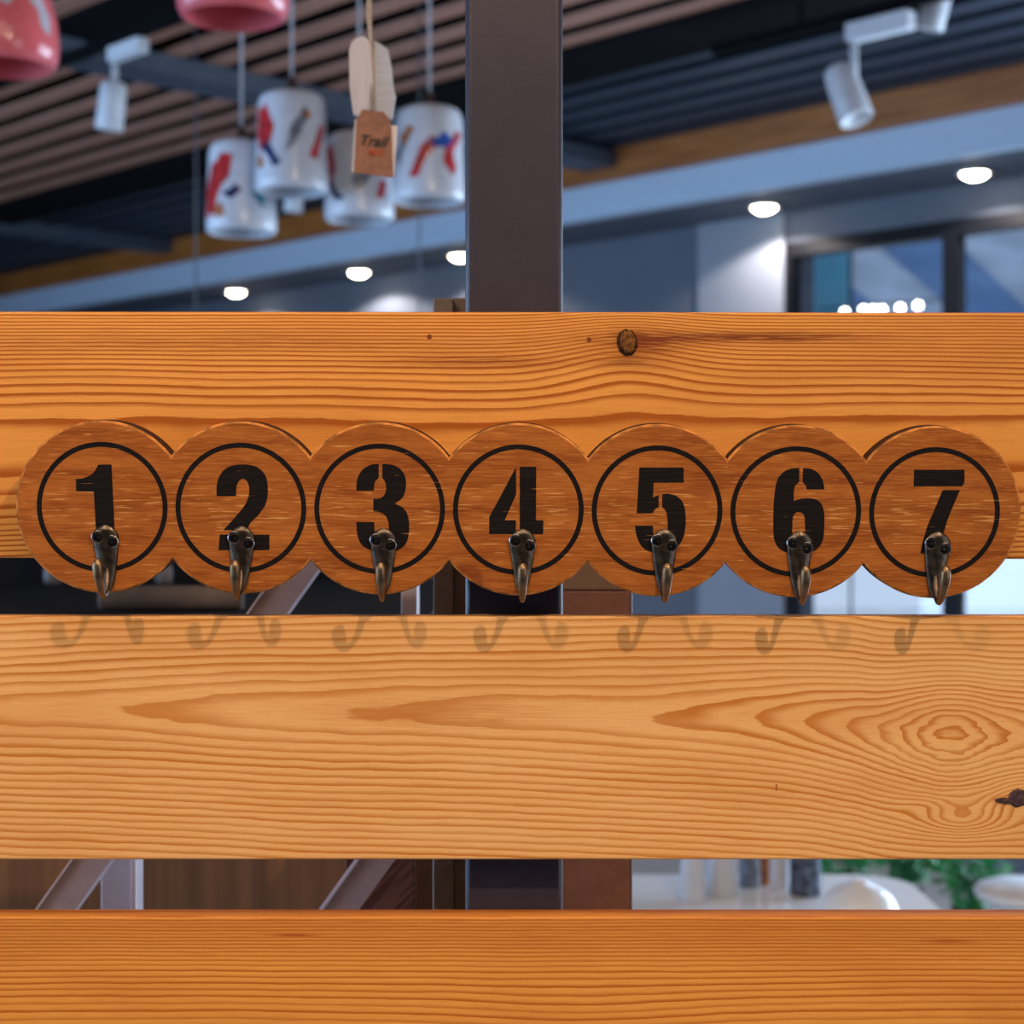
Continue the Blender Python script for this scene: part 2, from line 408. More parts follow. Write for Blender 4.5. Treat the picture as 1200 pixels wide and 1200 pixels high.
M['outside'] = plain('outdoor_paving', (.78, .79, .80), .8, scale=2)
def canvas(name, color):
    m, nt, b = base(name, color, .8); (x, y, z), v = objxyz(nt)
    t = nt.nodes.new('ShaderNodeBsdfTranslucent'); ms = nt.nodes.new('ShaderNodeMixShader'); ms.inputs[0].default_value = .55
    c = mix(nt, noise(nt, v, 3, 3).smooth(.3, .7), tuple(q*.85 for q in color), color)
    nt.links.new(c, b.inputs['Base Color']); nt.links.new(c, t.inputs[0])
    out = [n for n in nt.nodes if n.type == 'OUTPUT_MATERIAL'][0]
    nt.links.new(b.outputs[0], ms.inputs[1]); nt.links.new(t.outputs[0], ms.inputs[2]); nt.links.new(ms.outputs[0], out.inputs[0]); return m
M['canvas_blue'] = canvas('blue_awning_canvas', (.40, .58, .80))
M['canvas_pale'] = canvas('pale_awning_canvas', (.80, .86, .94))
M['canvas_teal'] = canvas('teal_banner_canvas', (.42, .84, .95))

# ------------------------------------------------------------------ the room
Z = lambda h: HC+h
A0, A1, B0, B1 = -9., 14., -8., 6.0
tag(abbox('floor', A0, A1, B0, B1+.2, -.1, 0, M['floor']), kind='structure')
ceiling = tag(abbox('ceiling', A0, A1, B0, B1+.2, Z(2.02), Z(2.1), M['ceil_dark']), kind='structure')
tag(abbox('wall_back', A1, A1+.15, B0, B1+.2, 0, Z(2.1), M['wall']), kind='structure')
tag(abbox('wall_left', A0, A1, B0-.15, B0, 0, Z(2.1), M['wall']), kind='structure')
tag(abbox('wall_front', A0-.15, A0, B0, B1+.2, 0, Z(2.1), M['wall']), kind='structure')
soff = tag(abbox('trim_1', A0, A1, 5.56, B1+.2, Z(1.30), Z(1.40), M['soffit']), kind='structure')
# wall_right holds the windows: sill, head, piers
WZ0, WZ1 = .30, Z(1.165)
wins = [(3.69, 4.50), (2.60, 3.69), (1.51, 2.60), (.42, 1.51)]
bm = bmesh.new()
def abadd(bm, a0, a1, b0, b1, z0, z1):
    add_box(bm, AB((a0+a1)/2, (b0+b1)/2, (z0+z1)/2), (abs(a1-a0), abs(b1-b0), abs(z1-z0)), rot=Matrix.Rotation(math.radians(-46), 3, 'Z'))
abadd(bm, A0, A1, B1, B1+.2, 0, WZ0); abadd(bm, A0, A1, B1, B1+.2, WZ1, Z(1.30)); abadd(bm, A0, A1, B1, B1+.2, Z(1.40), Z(2.02))
abadd(bm, 4.50, A1, B1, B1+.2, WZ0, WZ1); abadd(bm, A0, .42, B1, B1+.2, WZ0, WZ1)
tag(bm_obj('wall_right', bm, M['wall']), kind='structure')
for i, (a0, a1) in enumerate(wins):
    r = empty('window_%d' % (i+1), AB((a0+a1)/2, B1, WZ0)); tag(r, kind='structure')
    def fr(n, x0, x1, z0, z1, mat, b0=B1-.01, b1=B1+.06):
        o = abbox(n, x0, x1, b0, b1, z0, z1, mat); o.parent = r; o.matrix_parent_inverse = Matrix.Translation(r.location).inverted(); return o
    t = .032
    fr('window_frame', a0, a1, WZ1-t-.03, WZ1, M['frame']); fr('window_frame', a0, a1, WZ0, WZ0+t, M['frame'])
    fr('window_frame', a0, a0+t, WZ0+t, WZ1-t-.03, M['frame']); fr('window_frame', a1-t, a1, WZ0+t, WZ1-t-.03, M['frame'])
    fr('pane', a0+t, a1-t, WZ0+t, WZ1-t-.03, M['glass'], B1+.02, B1+.03)
tag(abbox('trim_8', 4.50, 4.98, B1-.02, B1, 0, Z(1.30), M['pier']), kind='structure')
# bulkhead: white face with an orange timber above it, both running along the room
tag(abbox('trim_2', A0, A1, 5.50, 5.56, Z(1.30), Z(1.445), M['beam_white']), kind='structure')
tag(abbox('trim_3', A0, A1, 5.44, 5.60, Z(1.445), Z(1.57), M['beam_wood']), kind='structure')
tag(abbox('trim_4', A0, A1, 4.10, 4.44, Z(1.54), Z(2.02), M['beam_black']), kind='structure')
tag(abbox('trim_5', A0, A1, 2.72, 2.98, Z(1.54), Z(2.02), M['beam_black']), kind='structure')
tag(abbox('trim_6', 4.98, 5.16, -2, 5.44, Z(1.49), Z(1.553), M['beam_blue']), kind='structure')
tag(abbox('trim_7', 8.45, 8.58, -2, 5.44, Z(1.50), Z(1.57), M['beam_blue']), kind='structure')
# ceiling slats, each one a piece of the ceiling
def slats(bs, zb, mat, wd, ht):
    first = None
    for b in bs:
        if first is None:
            o = abbox('slat', A0+6, A1-.05, b-wd/2, b+wd/2, zb, zb+ht, mat); first = o.data
        else: o = abbox('slat', A0+6, A1-.05, b-wd/2, b+wd/2, zb, zb+ht, mat, mesh=first)
        o.parent = ceiling; o.matrix_parent_inverse = (Matrix.Translation(ceiling.location) @ Matrix.Rotation(math.radians(-46), 4, 'Z')).inverted()
slats([3.035+.172*k for k in range(7)], Z(1.555), M['slat_warm'], .082, .010)
slats([1.46+.172*k for k in range(8)], Z(1.555), M['slat_warm'], .082, .010)
slats([4.54+.175*k for k in range(6)], Z(1.57), M['slat_dark'], .100, .010)

# recessed downlights in the soffit behind the white bulkhead
dl = [(8.31, 'leftmost round lit downlight low above the upper plank'), (7.17, 'round lit downlight below the hanging white ceramic shades'),
      (6.36, 'round lit downlight half hidden by the dark steel post'), (4.45, 'round lit downlight above the white wall beside the window'),
      (3.45, 'round lit downlight nearest the right edge, above the windows')]
for a, lab in dl:
    r = empty('downlight', AB(a, 5.78, Z(1.30))); tag(r, lab, 'downlight', 'downlights in the soffit')
    lathe('trim_ring', [(.050, 0), (.066, -.004), (.070, -.012), (.060, -.016), (.049, -.012)], M['white_metal'], r)
    lathe('lens', [(.0001, -.036), (.022, -.033), (.040, -.024), (.050, -.013)], M['lamp_on'], r)
    spot('downlight_beam', AB(a, 5.78, Z(1.262)), AB(a, 5.79, 0), 30, (1, .90, .84), .02, 148, .25)

# outside the windows
tag(box('pavement', (9, 9, -.16), (34, 34, .1), M['outside']), kind='structure')
aw = empty('awning', AB(5.2, 8.0, 0)); tag(aw, 'blue and pale striped awning outside the right windows', 'awning')
for i in range(12):
    a = 2.6+i*.42
    vs = [AB(a, 7.0, 3.05), AB(a+.42, 7.0, 3.05), AB(a+.42, 8.6, 2.42), AB(a, 8.6, 2.42)]
    vs = vs+[v+Vector((0, 0, .02)) for v in vs]
    o = me('canvas_strip', [v-aw.location for v in vs], [(0, 1, 2, 3), (4, 7, 6, 5), (0, 4, 5, 1), (1, 5, 6, 2), (2, 6, 7, 3), (3, 7, 4, 0)], M['canvas_blue' if i % 2 else 'canvas_pale'], aw)
o = abbox('valance', 2.6, 7.64, 8.6, 8.62, 2.26, 2.44, M['canvas_blue']); o.parent = aw; o.matrix_parent_inverse = Matrix.Translation(aw.location).inverted()
for a in (2.7, 7.5):
    tube('awning_post', [AB(a, 8.5, -.1)-aw.location, AB(a, 8.5, 2.46)-aw.location], .03, M['frame'], aw)
bn = empty('banner', AB(4.94, 6.9, 0)); tag(bn, 'teal hanging banner outside, seen in the left window pane', 'banner')
o = abbox('cloth', 4.80, 5.08, 6.9, 6.91, 1.9, 2.78, M['canvas_teal']); o.parent = bn; o.matrix_parent_inverse = Matrix.Translation(bn.location).inverted()
for a in (4.79, 5.09):
    tube('pole', [AB(a, 6.9, -.1)-bn.location, AB(a, 6.9, 2.80)-bn.location], .007, M['frame'], bn)
gl = empty('string_lights', P(1040, 365, 7.9)); tag(gl, 'row of white glowing globe bulbs outside, just above the upper plank', 'string lights')
prev = None
for px, py in ((990, 366), (1012, 363), (1023, 363), (1034, 363), (1055, 361), (1076, 358)):
    p = P(px, py, 7.9)-gl.location; bmb = bmesh.new(); bmesh.ops.create_uvsphere(bmb, u_segments=12, v_segments=8, radius=.016)
    bm_obj('bulb', bmb, M['bulb_on'], gl, True, p)
tube('cable', [P(960, 362, 7.9)-gl.location, P(1030, 357, 7.9)-gl.location, P(1110, 350, 7.9)-gl.location], .005, M['cord_dark'], gl)

# ------------------------------------------------------------------ fence: three planks on a steel post
fence = empty('slatted_wooden_fence', (0, .05, 0))
tag(fence, 'fence of three wide varnished pine planks bolted to a dark steel post', 'fence')
Pinv = Matrix.Translation(fence.location).inverted()
def plank(top, bot, mat, name='plank'):
    z1 = HC+(600-top)/F; z0 = HC+(600-bot)/F
    bm = bmesh.new(); add_box(bm, Vector((0, .010, (z0+z1)/2-HC)), (1.46, .020, z1-z0), .0014, 3)
    o = bm_obj(name, bm, mat, None, False); o.location = (0, 0, HC); o.parent = fence; o.matrix_parent_inverse = Pinv
    return o
p1 = plank(365.5, 654.5, M['plank_upper']); p1['label'] = 'upper plank with a round knot and tight grain'
p2 = plank(722, 1007.5, M['plank_mid']); p2['label'] = "middle plank with a pale cathedral grain and bull's-eye figure"
p3 = plank(1074.5, 1362, M['plank_low']); p3['label'] = 'lower plank with straight reddish grain'
p1.rotation_euler = (0, math.radians(.06), 0)
bm = bmesh.new(); add_box(bm, Vector((0, 0, 0)), (.0585, .060, Z(1.6)), .0042, 4)
po = bm_obj('post', bm, M['post'], None, False); po.location = ((602.3-600)/F*1.02, .0205+.030, Z(1.6)/2)
po.parent = fence; po.matrix_parent_inverse = Pinv; po['label'] = 'dark purple-grey square steel post'
# knots
def knot(px, py, rx, rz, mat, host, ring=None, rot=0., seed=1, split=True):
    rnd = random.Random(seed); bm = bmesh.new(); n = 28
    js = [1+rnd.uniform(-.07, .07) for _ in range(n)]
    levels = [(1., .0008), (1., -.0006), (.82, -.0013), (.5, -.0011), (.2, -.0015)]
    rows = []
    for s, yy in levels:
        row = []
        for k in range(n):
            t = 2*PI*k/n; q = s*js[k]; u = rx*q*math.cos(t); v = rz*q*math.sin(t)
            row.append(bm.verts.new((u*math.cos(rot)-v*math.sin(rot), yy+rnd.uniform(-.00012, .00012), u*math.sin(rot)+v*math.cos(rot))))
        rows.append(row)
    for A, B in zip(rows, rows[1:]):
        for k in range(n): bm.faces.new((A[k], A[(k+1) % n], B[(k+1) % n], B[k]))
    bm.faces.new(rows[-1])
    o = bm_obj('knot', bm, mat, host, True); o.location = ((px-600)/F, 0, (600-py)/F); return o
knot(735, 401, .0060, .0078, M['knot_ring'], p1, rot=.15, seed=3)
k = knot(735.5, 401, .0046, .0066, M['knot'], p1, rot=.15, seed=5); k.location.y = -.0007
knot(1193, 935, .0060, .0052, M['knot_dark'], p2, rot=.3, seed=8)
knot(1178, 938, .0060, .0016, M['knot_dark'], p2, rot=-.05, seed=9)

# ------------------------------------------------------------------ numbered hook rack
TH = .016; TILT = math.radians(5.2); ROLL = math.radians(.38)
rack = empty('coat_hook_rack', (0, -.0027, HC)); RR = Matrix.Rotation(TILT, 4, 'X') @ Matrix.Rotation(ROLL, 4, 'Y')
rack.rotation_euler = RR.to_euler()
tag(rack, 'stained wooden hook rack of seven joined discs numbered 1 to 7', 'hook rack')
RM = Matrix.Translation(rack.location) @ RR; RI = RM.inverted()
def rl(px, py, off=TH):       # photo pixel -> rack-local (x,z) on the plane local y=-off
    o = RI @ Vector((0, -1, HC)); d = (RI.to_3x3() @ Vector(((px-600)/F, 1, (600-py)/F)))
    t = (-off-o.y)/d.y; q = o+d*t; return q.x, q.z
cents = [rl(119.8+162.55*i, 594.3+1.04*i) for i in range(7)]
KS = (cents[6][0]-cents[0][0])/(162.55*6)     # metres per photo pixel on the rack face
def outline(r):
    pts = []; n = 40
    def arc(c, t0, t1):
        for k in range(n): 
            t = t0+(t1-t0)*k/n; pts.append((c[0]+r*math.cos(t), c[1]+r*math.sin(t)))
    hs = [(cents[i+1][0]-cents[i][0])/2 for i in range(6)]
    al = [math.acos(h/r) for h in hs]
    for i in range(7):         # along the top, left to right
        t0 = PI if i == 0 else PI-al[i-1]; t1 = 0 if i == 6 else al[i]; arc(cents[i], t0, t1)
    for i in range(6, -1, -1):
        t0 = 0 if i == 6 else -al[i]; t1 = -PI if i == 0 else -PI+al[i-1]; arc(cents[i], t0, t1)
    return pts
def solid(name, loops, mat, parent, caps=True):
    """loops: list of (pts, y) from back to front, same count; caps triangulated."""
    vs = []; fs = []; n = len(loops[0][0])
    for pts, yy in loops: vs += [(x, yy, z) for x, z in pts]
    for li in range(len(loops)-1):
        for k in range(n):
            a = li*n+k; b2 = li*n+(k+1) % n; fs.append((a, b2, b2+n, a+n))
    for li in (0, len(loops)-1):
        for t in tessellate_polygon([[Vector((x, z, 0)) for x, z in loops[li][0]]]): fs.append(tuple(li*n+i for i in t))
    bm = bmesh.new(); bv = [bm.verts.new(v) for v in vs]
    for f in fs:
        try: bm.faces.new([bv[i] for i in f])
        except ValueError: pass
    return bm_obj(name, bm, mat, parent)
R = 101.6*KS
bb = solid('backboard', [(outline(R), 0), (outline(R), -TH+.0012), (outline(R-.0005), -TH+.0004), (outline(R-.0013), -TH)], M['rack'], rack)
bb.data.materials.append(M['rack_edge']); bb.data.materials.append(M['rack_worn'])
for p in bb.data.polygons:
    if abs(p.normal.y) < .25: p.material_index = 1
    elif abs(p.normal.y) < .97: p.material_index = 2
def flat(name, polys, mat, parent, y, th=.00012):
    """polys: list of [outer, hole, ...] in rack coordinates -> thin raised print."""
    bm = bmesh.new()
    for loops in polys:
        allp = [p for l in loops for p in l]
        fv = [bm.verts.new((x, y-th, z)) for x, z in allp]; bv = [bm.verts.new((x, y+.00002, z)) for x, z in allp]
        for t in tessellate_polygon([[Vector((x, z, 0)) for x, z in l] for l in loops]):
            try: bm.faces.new([fv[i] for i in t])
            except ValueError: pass
        s = 0
        for l in loops:
            for k in range(len(l)):
                a, b2 = s+k, s+(k+1) % len(l)
                try: bm.faces.new((fv[a], fv[b2], bv[b2], bv[a]))
                except ValueError: pass
            s += len(l)
    return bm_obj(name, bm, mat, parent)
def cr(pts, n=5):             # Catmull-Rom through an open run of points
    out = []
    for i in range(len(pts)-1):
        p0 = pts[max(i-1, 0)]; p1_, p2_ = pts[i], pts[i+1]; p3_ = pts[min(i+2, len(pts)-1)]
        for k in range(n):
            t = k/n
            out.append(tuple(.5*((2*b)+(-a+c)*t+(2*a-5*b+4*c-d)*t*t+(-a+3*b-3*c+d)*t**3) for a, b, c, d in zip(p0, p1_, p2_, p3_)))
    out.append(pts[-1]); return out
def conv(l, ox, oy, s): return [rl(ox+u/s, oy+v/s) for u, v in l]
S1 = 5.4545; S2 = 1200/420.; S3 = 6.6667
dig = {}
dig[1] = [[conv([(628, 352), (713, 350), (722, 540), (738, 860), (618, 860), (600, 525), (487, 521), (485, 443)]+cr([(530, 440), (575, 420), (606, 392), (628, 352)])[:-1], 0, 480, S1)]]
dig[2] = [[conv(cr([(725, 318), (727, 275), (743, 238), (772, 218), (815, 212), (858, 220), (888, 248), (897, 295), (890, 343), (866, 380), (838, 408), (828, 432)]) +
                [(748, 432)]+cr([(748, 432), (792, 383), (822, 345), (834, 308), (832, 278), (820, 262), (806, 262), (793, 282), (790, 318)])[1:], 0, 470, S2)],
          [conv([(736, 447), (902, 447), (902, 499), (732, 499)], 0, 470, S2)]]
dig[3] = [[conv(cr([(193, 300), (196, 262), (212, 232), (240, 214), (268, 210)])+[(268, 258)]+cr([(268, 258), (257, 268), (253, 283), (252, 300)])[1:], 350, 470, S2)],
          [conv(cr([(280, 210), (320, 215), (348, 236), (359, 266), (357, 300), (346, 325), (322, 343)])+cr([(322, 343), (350, 358), (366, 385), (370, 430), (362, 472), (343, 493), (318, 502), (280, 505), (242, 499), (212, 482), (197, 450), (193, 405)])[1:] +
                [(253, 405)]+cr([(253, 405), (255, 440), (263, 460), (280, 467), (296, 455), (302, 425), (297, 395), (284, 378), (265, 371), (250, 370)])[1:] +
                [(250, 327)]+cr([(250, 327), (270, 326), (286, 315), (293, 294), (290, 272), (280, 258)])[1:], 350, 470, S2)]]
dig[4] = [[conv([(498, 182), (420, 330), (288, 575), (288, 706), (497, 706), (497, 597), (410, 597), (499, 395)], 530, 520, S3)],
          [conv([(527, 180), (656, 180), (654, 597), (712, 598), (710, 706), (527, 706)], 530, 520, S3)]]
dig[5] = [[conv([(328, 185), (675, 186), (674, 303), (440, 303), (435, 418), (480, 402), (478, 498)]+cr([(478, 498), (452, 508), (432, 543)])[1:]+[(308, 543), (320, 330)], 700, 520, S3)],
          [conv(cr([(507, 395), (560, 392), (615, 408), (660, 448), (684, 510), (690, 620), (675, 720), (640, 790), (590, 832), (500, 852), (410, 842), (345, 800), (307, 720), (295, 640)]) +
                [(434, 640)]+cr([(434, 640), (438, 700), (455, 735), (490, 746), (530, 735), (548, 690), (547, 580), (532, 520), (507, 498)])[1:], 700, 520, S3)]]
dig[6] = [[conv(cr([(512, 190), (460, 193), (400, 213), (350, 262), (325, 340), (311, 480), (309, 690), (325, 775), (370, 830), (440, 856), (515, 860), (590, 852), (655, 818), (695, 750), (707, 640), (704, 535), (680, 465), (632, 432), (570, 425), (520, 431), (468, 448)]) +
                [(468, 370)]+cr([(468, 370), (480, 325), (510, 298)])[1:], 860, 520, S3),
           conv(cr([(455, 690), (460, 585), (476, 545), (505, 532), (535, 542), (553, 582), (555, 690), (540, 738), (505, 750), (470, 738), (455, 690)])[:-1], 860, 520, S3)],
          [conv(cr([(540, 190), (605, 197), (660, 230), (694, 288), (708, 355)])+[(570, 357)]+cr([(570, 357), (560, 325), (537, 300)])[1:], 860, 520, S3)]]
dig[7] = [[conv([(427, 423), (781, 422), (781, 510), (768, 538), (424, 540)], 1000, 480, 6.)],
          [conv([(628, 566), (750, 566), (700, 680), (660, 780), (625, 900), (610, 1010), (470, 1010), (490, 920), (520, 820), (580, 680)], 1000, 480, 6.)]]
for i in range(7):
    o = flat('numeral', dig[i+1], M['ink'], bb, -TH); o['label'] = 'black stencil numeral %d' % (i+1)
    c = cents[i]; n = 96; ro = 76.6*KS; ri = 70.8*KS
    bm = bmesh.new(); rows = []
    for r, yy in ((ro, -TH+.00002), (ro, -TH-.00012), (ri, -TH-.00012), (ri, -TH+.00002)):
        rows.append([bm.verts.new((c[0]+r*math.cos(2*PI*k/n), yy, c[1]+r*math.sin(2*PI*k/n))) for k in range(n)])
    for A, B in zip(rows, rows[1:]):
        for k in range(n): bm.faces.new((A[k], A[(k+1) % n], B[(k+1) % n], B[k]))
    bm_obj('painted_ring', bm, M['ink'], bb)

# hooks ----------------------------------------------------------
def hook_mesh():
    bm = bmesh.new(); mm = .001
    rows = []
    zs = [0, -.5, -1.6, -3.4, -5.6, -7.8, -11, -16, -22, -28, -33, -36.5, -38.5]
    def hw(z):
        z = -z
        if z < 7.5: return max(.9, math.sqrt(max(0, 7.45**2-(7.5-z)**2)))
        pts = [(7.5, 7.45), (11, 7.2), (16, 6.5), (22, 5.6), (28, 4.6), (33, 3.4), (36.5, 2.2), (38.5, 1.2)]
        for (a, b), (c, d) in zip(pts, pts[1:]):
            if z <= c: return b+(d-b)*(z-a)/(c-a)
        return 1.2
    for z in zs:
        h = hw(z); e = 1.0 if z > -1 else 1.5; cden = (2.0 if z > -1 else 2.9)
        prof = [(-h, 0), (-h, e*.75), (-h*.86, e*1.25), (-h*.42, cden*.86), (0, cden), (h*.42, cden*.86), (h*.86, e*1.25), (h, e*.75), (h, 0)]
        rows.append([bm.verts.new((u*mm, -v*mm, z*mm)) for u, v in prof])
    for A, B in zip(rows, rows[1:]):
        for k in range(len(A)-1): bm.faces.new((A[k], A[k+1], B[k+1], B[k]))
    bm.faces.new(rows[0]); bm.faces.new(rows[-1])
    path = [(-24, 1.6, 1.2, .8), (-28.5, 2.6, 1.9, 1.5), (-33, 4.2, 2.1, 1.8), (-37, 7.0, 1.9, 1.8), (-39.2, 10.5, 1.6, 1.7), (-39.4, 13.5, 1.5, 1.6), (-37.5, 17, 1.8, 1.6),
            (-34, 19.6, 2.2, 2.0), (-29.5, 21.4, 2.7, 2.6), (-25, 22.4, 3.1, 3.1), (-21, 22.9, 3.1, 3.1), (-18.6, 23.1, 2.6, 2.6), (-17.3, 23.2, 1.5, 1.4), (-16.9, 23.2, .3, .3)]
    n = 12; prev = None
    for i, (z, y, wx, wt) in enumerate(path):
        a = path[max(i-1, 0)]; b = path[min(i+1, len(path)-1)]
        t = Vector((0, -(b[1]-a[1]), b[0]-a[0])).normalized(); nv = Vector((1, 0, 0)).cross(t)
        row = [bm.verts.new(Vector((0, -y, z))*mm+(Vector((1, 0, 0))*wx*math.cos(2*PI*k/n)+nv*wt*math.sin(2*PI*k/n))*mm) for k in range(n)]
        if prev:
            for k in range(n): bm.faces.new((prev[k], prev[(k+1) % n], row[(k+1) % n], row[k]))
        else: bm.faces.new(row)
        prev = row
    bm.faces.new(prev)
    bmesh.ops.recalc_face_normals(bm, faces=bm.faces)
    m = bpy.data.meshes.new('hook'); bm.to_mesh(m); bm.free()
    for p in m.polygons: p.use_smooth = True
    m.materials.append(M['bronze']); return m
def screw_mesh():
    bm = bmesh.new(); mm = .001; n = 24
    # countersunk rim, domed head with a cross recess
    rows = []
    for r, y in ((4.0, -.2), (4.0, .55), (3.6, .85), (3.35, .55), (3.1, .5), (2.7, .95), (1.9, 1.15)):
        rows.append([bm.verts.new((r*mm*math.cos(2*PI*k/n), -y*mm, r*mm*math.sin(2*PI*k/n))) for k in range(n)])
    inner = []
    for k in range(n):
        t = 2*PI*k/n; arm = max(abs(math.cos(2*t)), 0); r = 1.75 if arm > .80 else .75
        inner.append(bm.verts.new((r*mm*math.cos(t), -1.15*mm, r*mm*math.sin(t))))
    deep = [bm.verts.new((v.co.x*.8, -.2*mm, v.co.z*.8)) for v in inner]
    rows += [inner, deep]
    for A, B in zip(rows, rows[1:]):
        for k in range(n): bm.faces.new((A[k], A[(k+1) % n], B[(k+1) % n], B[k]))
    bm.faces.new(deep)
    bmesh.ops.recalc_face_normals(bm, faces=bm.faces)
    m = bpy.data.meshes.new('screw'); bm.to_mesh(m); bm.free(); m.materials.append(M['screw']); m.materials.append(M['screw_rim'])
    for p in m.polygons:
        r = math.hypot(p.center.x, p.center.z)
        if .0031 < r < .0041: p.material_index = 1
    return m
HM, SM = hook_mesh(), screw_mesh()
hk = [(123, 615, 127), (283.5, 616.5, 282), (449.3, 619, 450), (612.5, 619.8, 612.5), (778.8, 619.8, 778), (937.3, 622.5, 937), (1099.4, 623, 1096)]
for i, (tx, ty, bx) in enumerate(hk):
    o = bpy.data.objects.new('hook', HM); COL.objects.link(o); o.parent = rack
    x, z = rl(tx, ty); o.location = (x, -TH, z)
    o.rotation_euler = (0, -math.atan2(bx-tx, 80), 0)
    o['label'] = 'antique bronze hook below numeral %d' % (i+1)
    for sx, sz, ra in ((-4.0, -6.6, .3+i), (3.9, -9.7, .9+1.7*i)):
        s = bpy.data.objects.new('screw', SM); COL.objects.link(s); s.parent = o
        s.location = (sx*.001, -.0018, sz*.001); s.rotation_euler = (0, ra, 0); s.scale = (.95, 1, .95)

# ------------------------------------------------------------------ things close behind the fence
def wbox(px0, px1, d, z0, z1, depth):     # box whose front face spans two photo columns at depth d
    x0, x1 = (px0-600)/F*d, (px1-600)/F*d
    return Vector(((x0+x1)/2, d-1+depth/2, (z0+z1)/2)), (abs(x1-x0), depth, z1-z0)
def zpx(py, d): return HC+(600-py)/F*d
bp = empty('brown_pillar', (-.035, .16, 0)); tag(bp, 'slim brown laminate pillar close behind the left side of the steel post', 'pillar')
def part(name, px0, px1, d, z0, z1, depth, mat, root, bev=.001):
    c, s = wbox(px0, px1, d, z0, z1, depth); return box(name, c-root.location, s, mat, root, bev)
part('front_panel', 509.5, 531, 1.13, 0, zpx(349, 1.13), .05, M['brown_dark'], bp)
part('side_panel', 531, 592, 1.14, 0, zpx(349, 1.14), .05, M['brown_dark'], bp)
part('edge_band', 508, 509.5, 1.13, 0, zpx(349, 1.13), .05, M['edge'], bp, .0004)
bc = empty('brown_cabinet', (.05, .16, 0)); tag(bc, 'narrow brown cabinet with a taupe upper panel, right of the steel post', 'cabinet')
part('lower_panel', 640, 738.5, 1.13, 0, zpx(693, 1.13), .12, M['brown'], bc)
part('upper_panel', 640, 738.5, 1.133, zpx(693, 1.13)+.0006, zpx(560, 1.133), .12, M['taupe'], bc)
part('edge_band', 738.5, 741, 1.13, 0, zpx(560, 1.13), .12, M['edge'], bc, .0004)
# lilac-grey steel rack with slanted braces
rk = empty('steel_rack', (-.25, .24, 0)); tag(rk, 'lilac-grey steel rack frame with slanted braces behind the left planks', 'rack')
def brace(pxy0, pxy1, wpx, d, name='brace'):
    a = P(*pxy0, d); b = P(*pxy1, d); wv = wpx/F*d
    vs = []
    for yy in (0, .03):
        for q in (a, b):
            vs += [Vector((q.x, q.y+yy, q.z)), Vector((q.x+wv, q.y+yy, q.z))]
    vs = [v-rk.location for v in vs]
    o = me(name, vs, [(0, 1, 3, 2), (4, 6, 7, 5), (0, 4, 5, 1), (2, 3, 7, 6), (0, 2, 6, 4), (1, 5, 7, 3)], M['lilac'], rk)
    ev = []
    for q in (a, b):
        ev += [Vector((q.x, q.y-.003, q.z)), Vector((q.x+.0018, q.y-.003, q.z)), Vector((q.x, q.y, q.z)), Vector((q.x+.0018, q.y, q.z))]
    ev = [v-rk.location for v in ev]
    me('edge_lip', ev, [(0, 1, 5, 4), (2, 6, 7, 3), (0, 4, 6, 2), (1, 3, 7, 5), (0, 2, 3, 1), (4, 5, 7, 6)], M['lilac_edge'], o)
brace((-190, 1390), (395, 570), 47, 1.22)
brace((200, 1310), (556, 816), 45, 1.24)
part('upright', 118, 158, 1.28, 0, zpx(985, 1.28), .03, M['lilac'], rk)
part('upright', 153, 159, 1.275, 0, zpx(985, 1.275), .004, M['lilac_edge'], rk, .0003)
part('upright', 470, 489, 1.26, zpx(960, 1.26), zpx(560, 1.26), .03, M['lilac'], rk)
part('crossbar', 100, 480, 1.29, zpx(960, 1.29), zpx(925, 1.29), .03, M['lilac'], rk)
part('foot', 60, 480, 1.27, 0, .05, .06, M['lilac'], rk)
part('infill_panel', 405, 486, 1.30, 0, zpx(840, 1.3), .03, M['diag'], rk)
part('infill_edge', 486, 508, 1.29, 0, zpx(840, 1.29), .04, M['panel_wood'], rk)
# counter
CT = zpx(719, 1.6)
ct = empty('display_counter', (-.5, 1.0, 0)); tag(ct, 'brown veneer display counter with a black top behind the left planks', 'counter')
part('front_panel', -260, 486, 1.6, 0, CT-.03, .03, M['panel_wood'], ct)
part('worktop', -280, 500, 1.58, CT-.03, CT-.004, 1.0, M['counter_top'], ct)
part('front_edge', -280, 500, 1.575, CT-.028, CT-.002, .006, M['counter_edge'], ct, .0005)
part('back_panel', -330, 500, 2.58, 0, CT+.24, .03, M['counter_top'], ct)
part('side_panel', 470, 486, 1.63, 0, CT-.03, .94, M['panel_wood'], ct)
def roll(px0, px1, d, r, mat, name, lab, cat, grp=None):
    x0, x1 = (px0-600)/F*d, (px1-600)/F*d
    bm = bmesh.new()
    prof = [(.001, 0), (r*.35, 0), (r*.4, .004), (r*.62, .004), (r*.66, 0), (r*.92, 0), (r, .006)]
    L = x1-x0; prof = prof+[(r, L*.5), (r, L-.006), (r*.92, L), (r*.66, L), (r*.62, L-.004), (r*.4, L-.004), (r*.35, L), (.001, L)]
    add_lathe(bm, prof, 20)
    o = bm_obj(name, bm, mat, None, True); o.rotation_euler = (0, PI/2, 0); o.location = (x0, d-1, CT-.004+r)
    tag(o, lab, cat, grp)
roll(117, 285, 1.72, .0125, M['grey_cloth'], 'rolled_cloth', 'grey-brown rolled cloth lying on the black counter top', 'cloth')
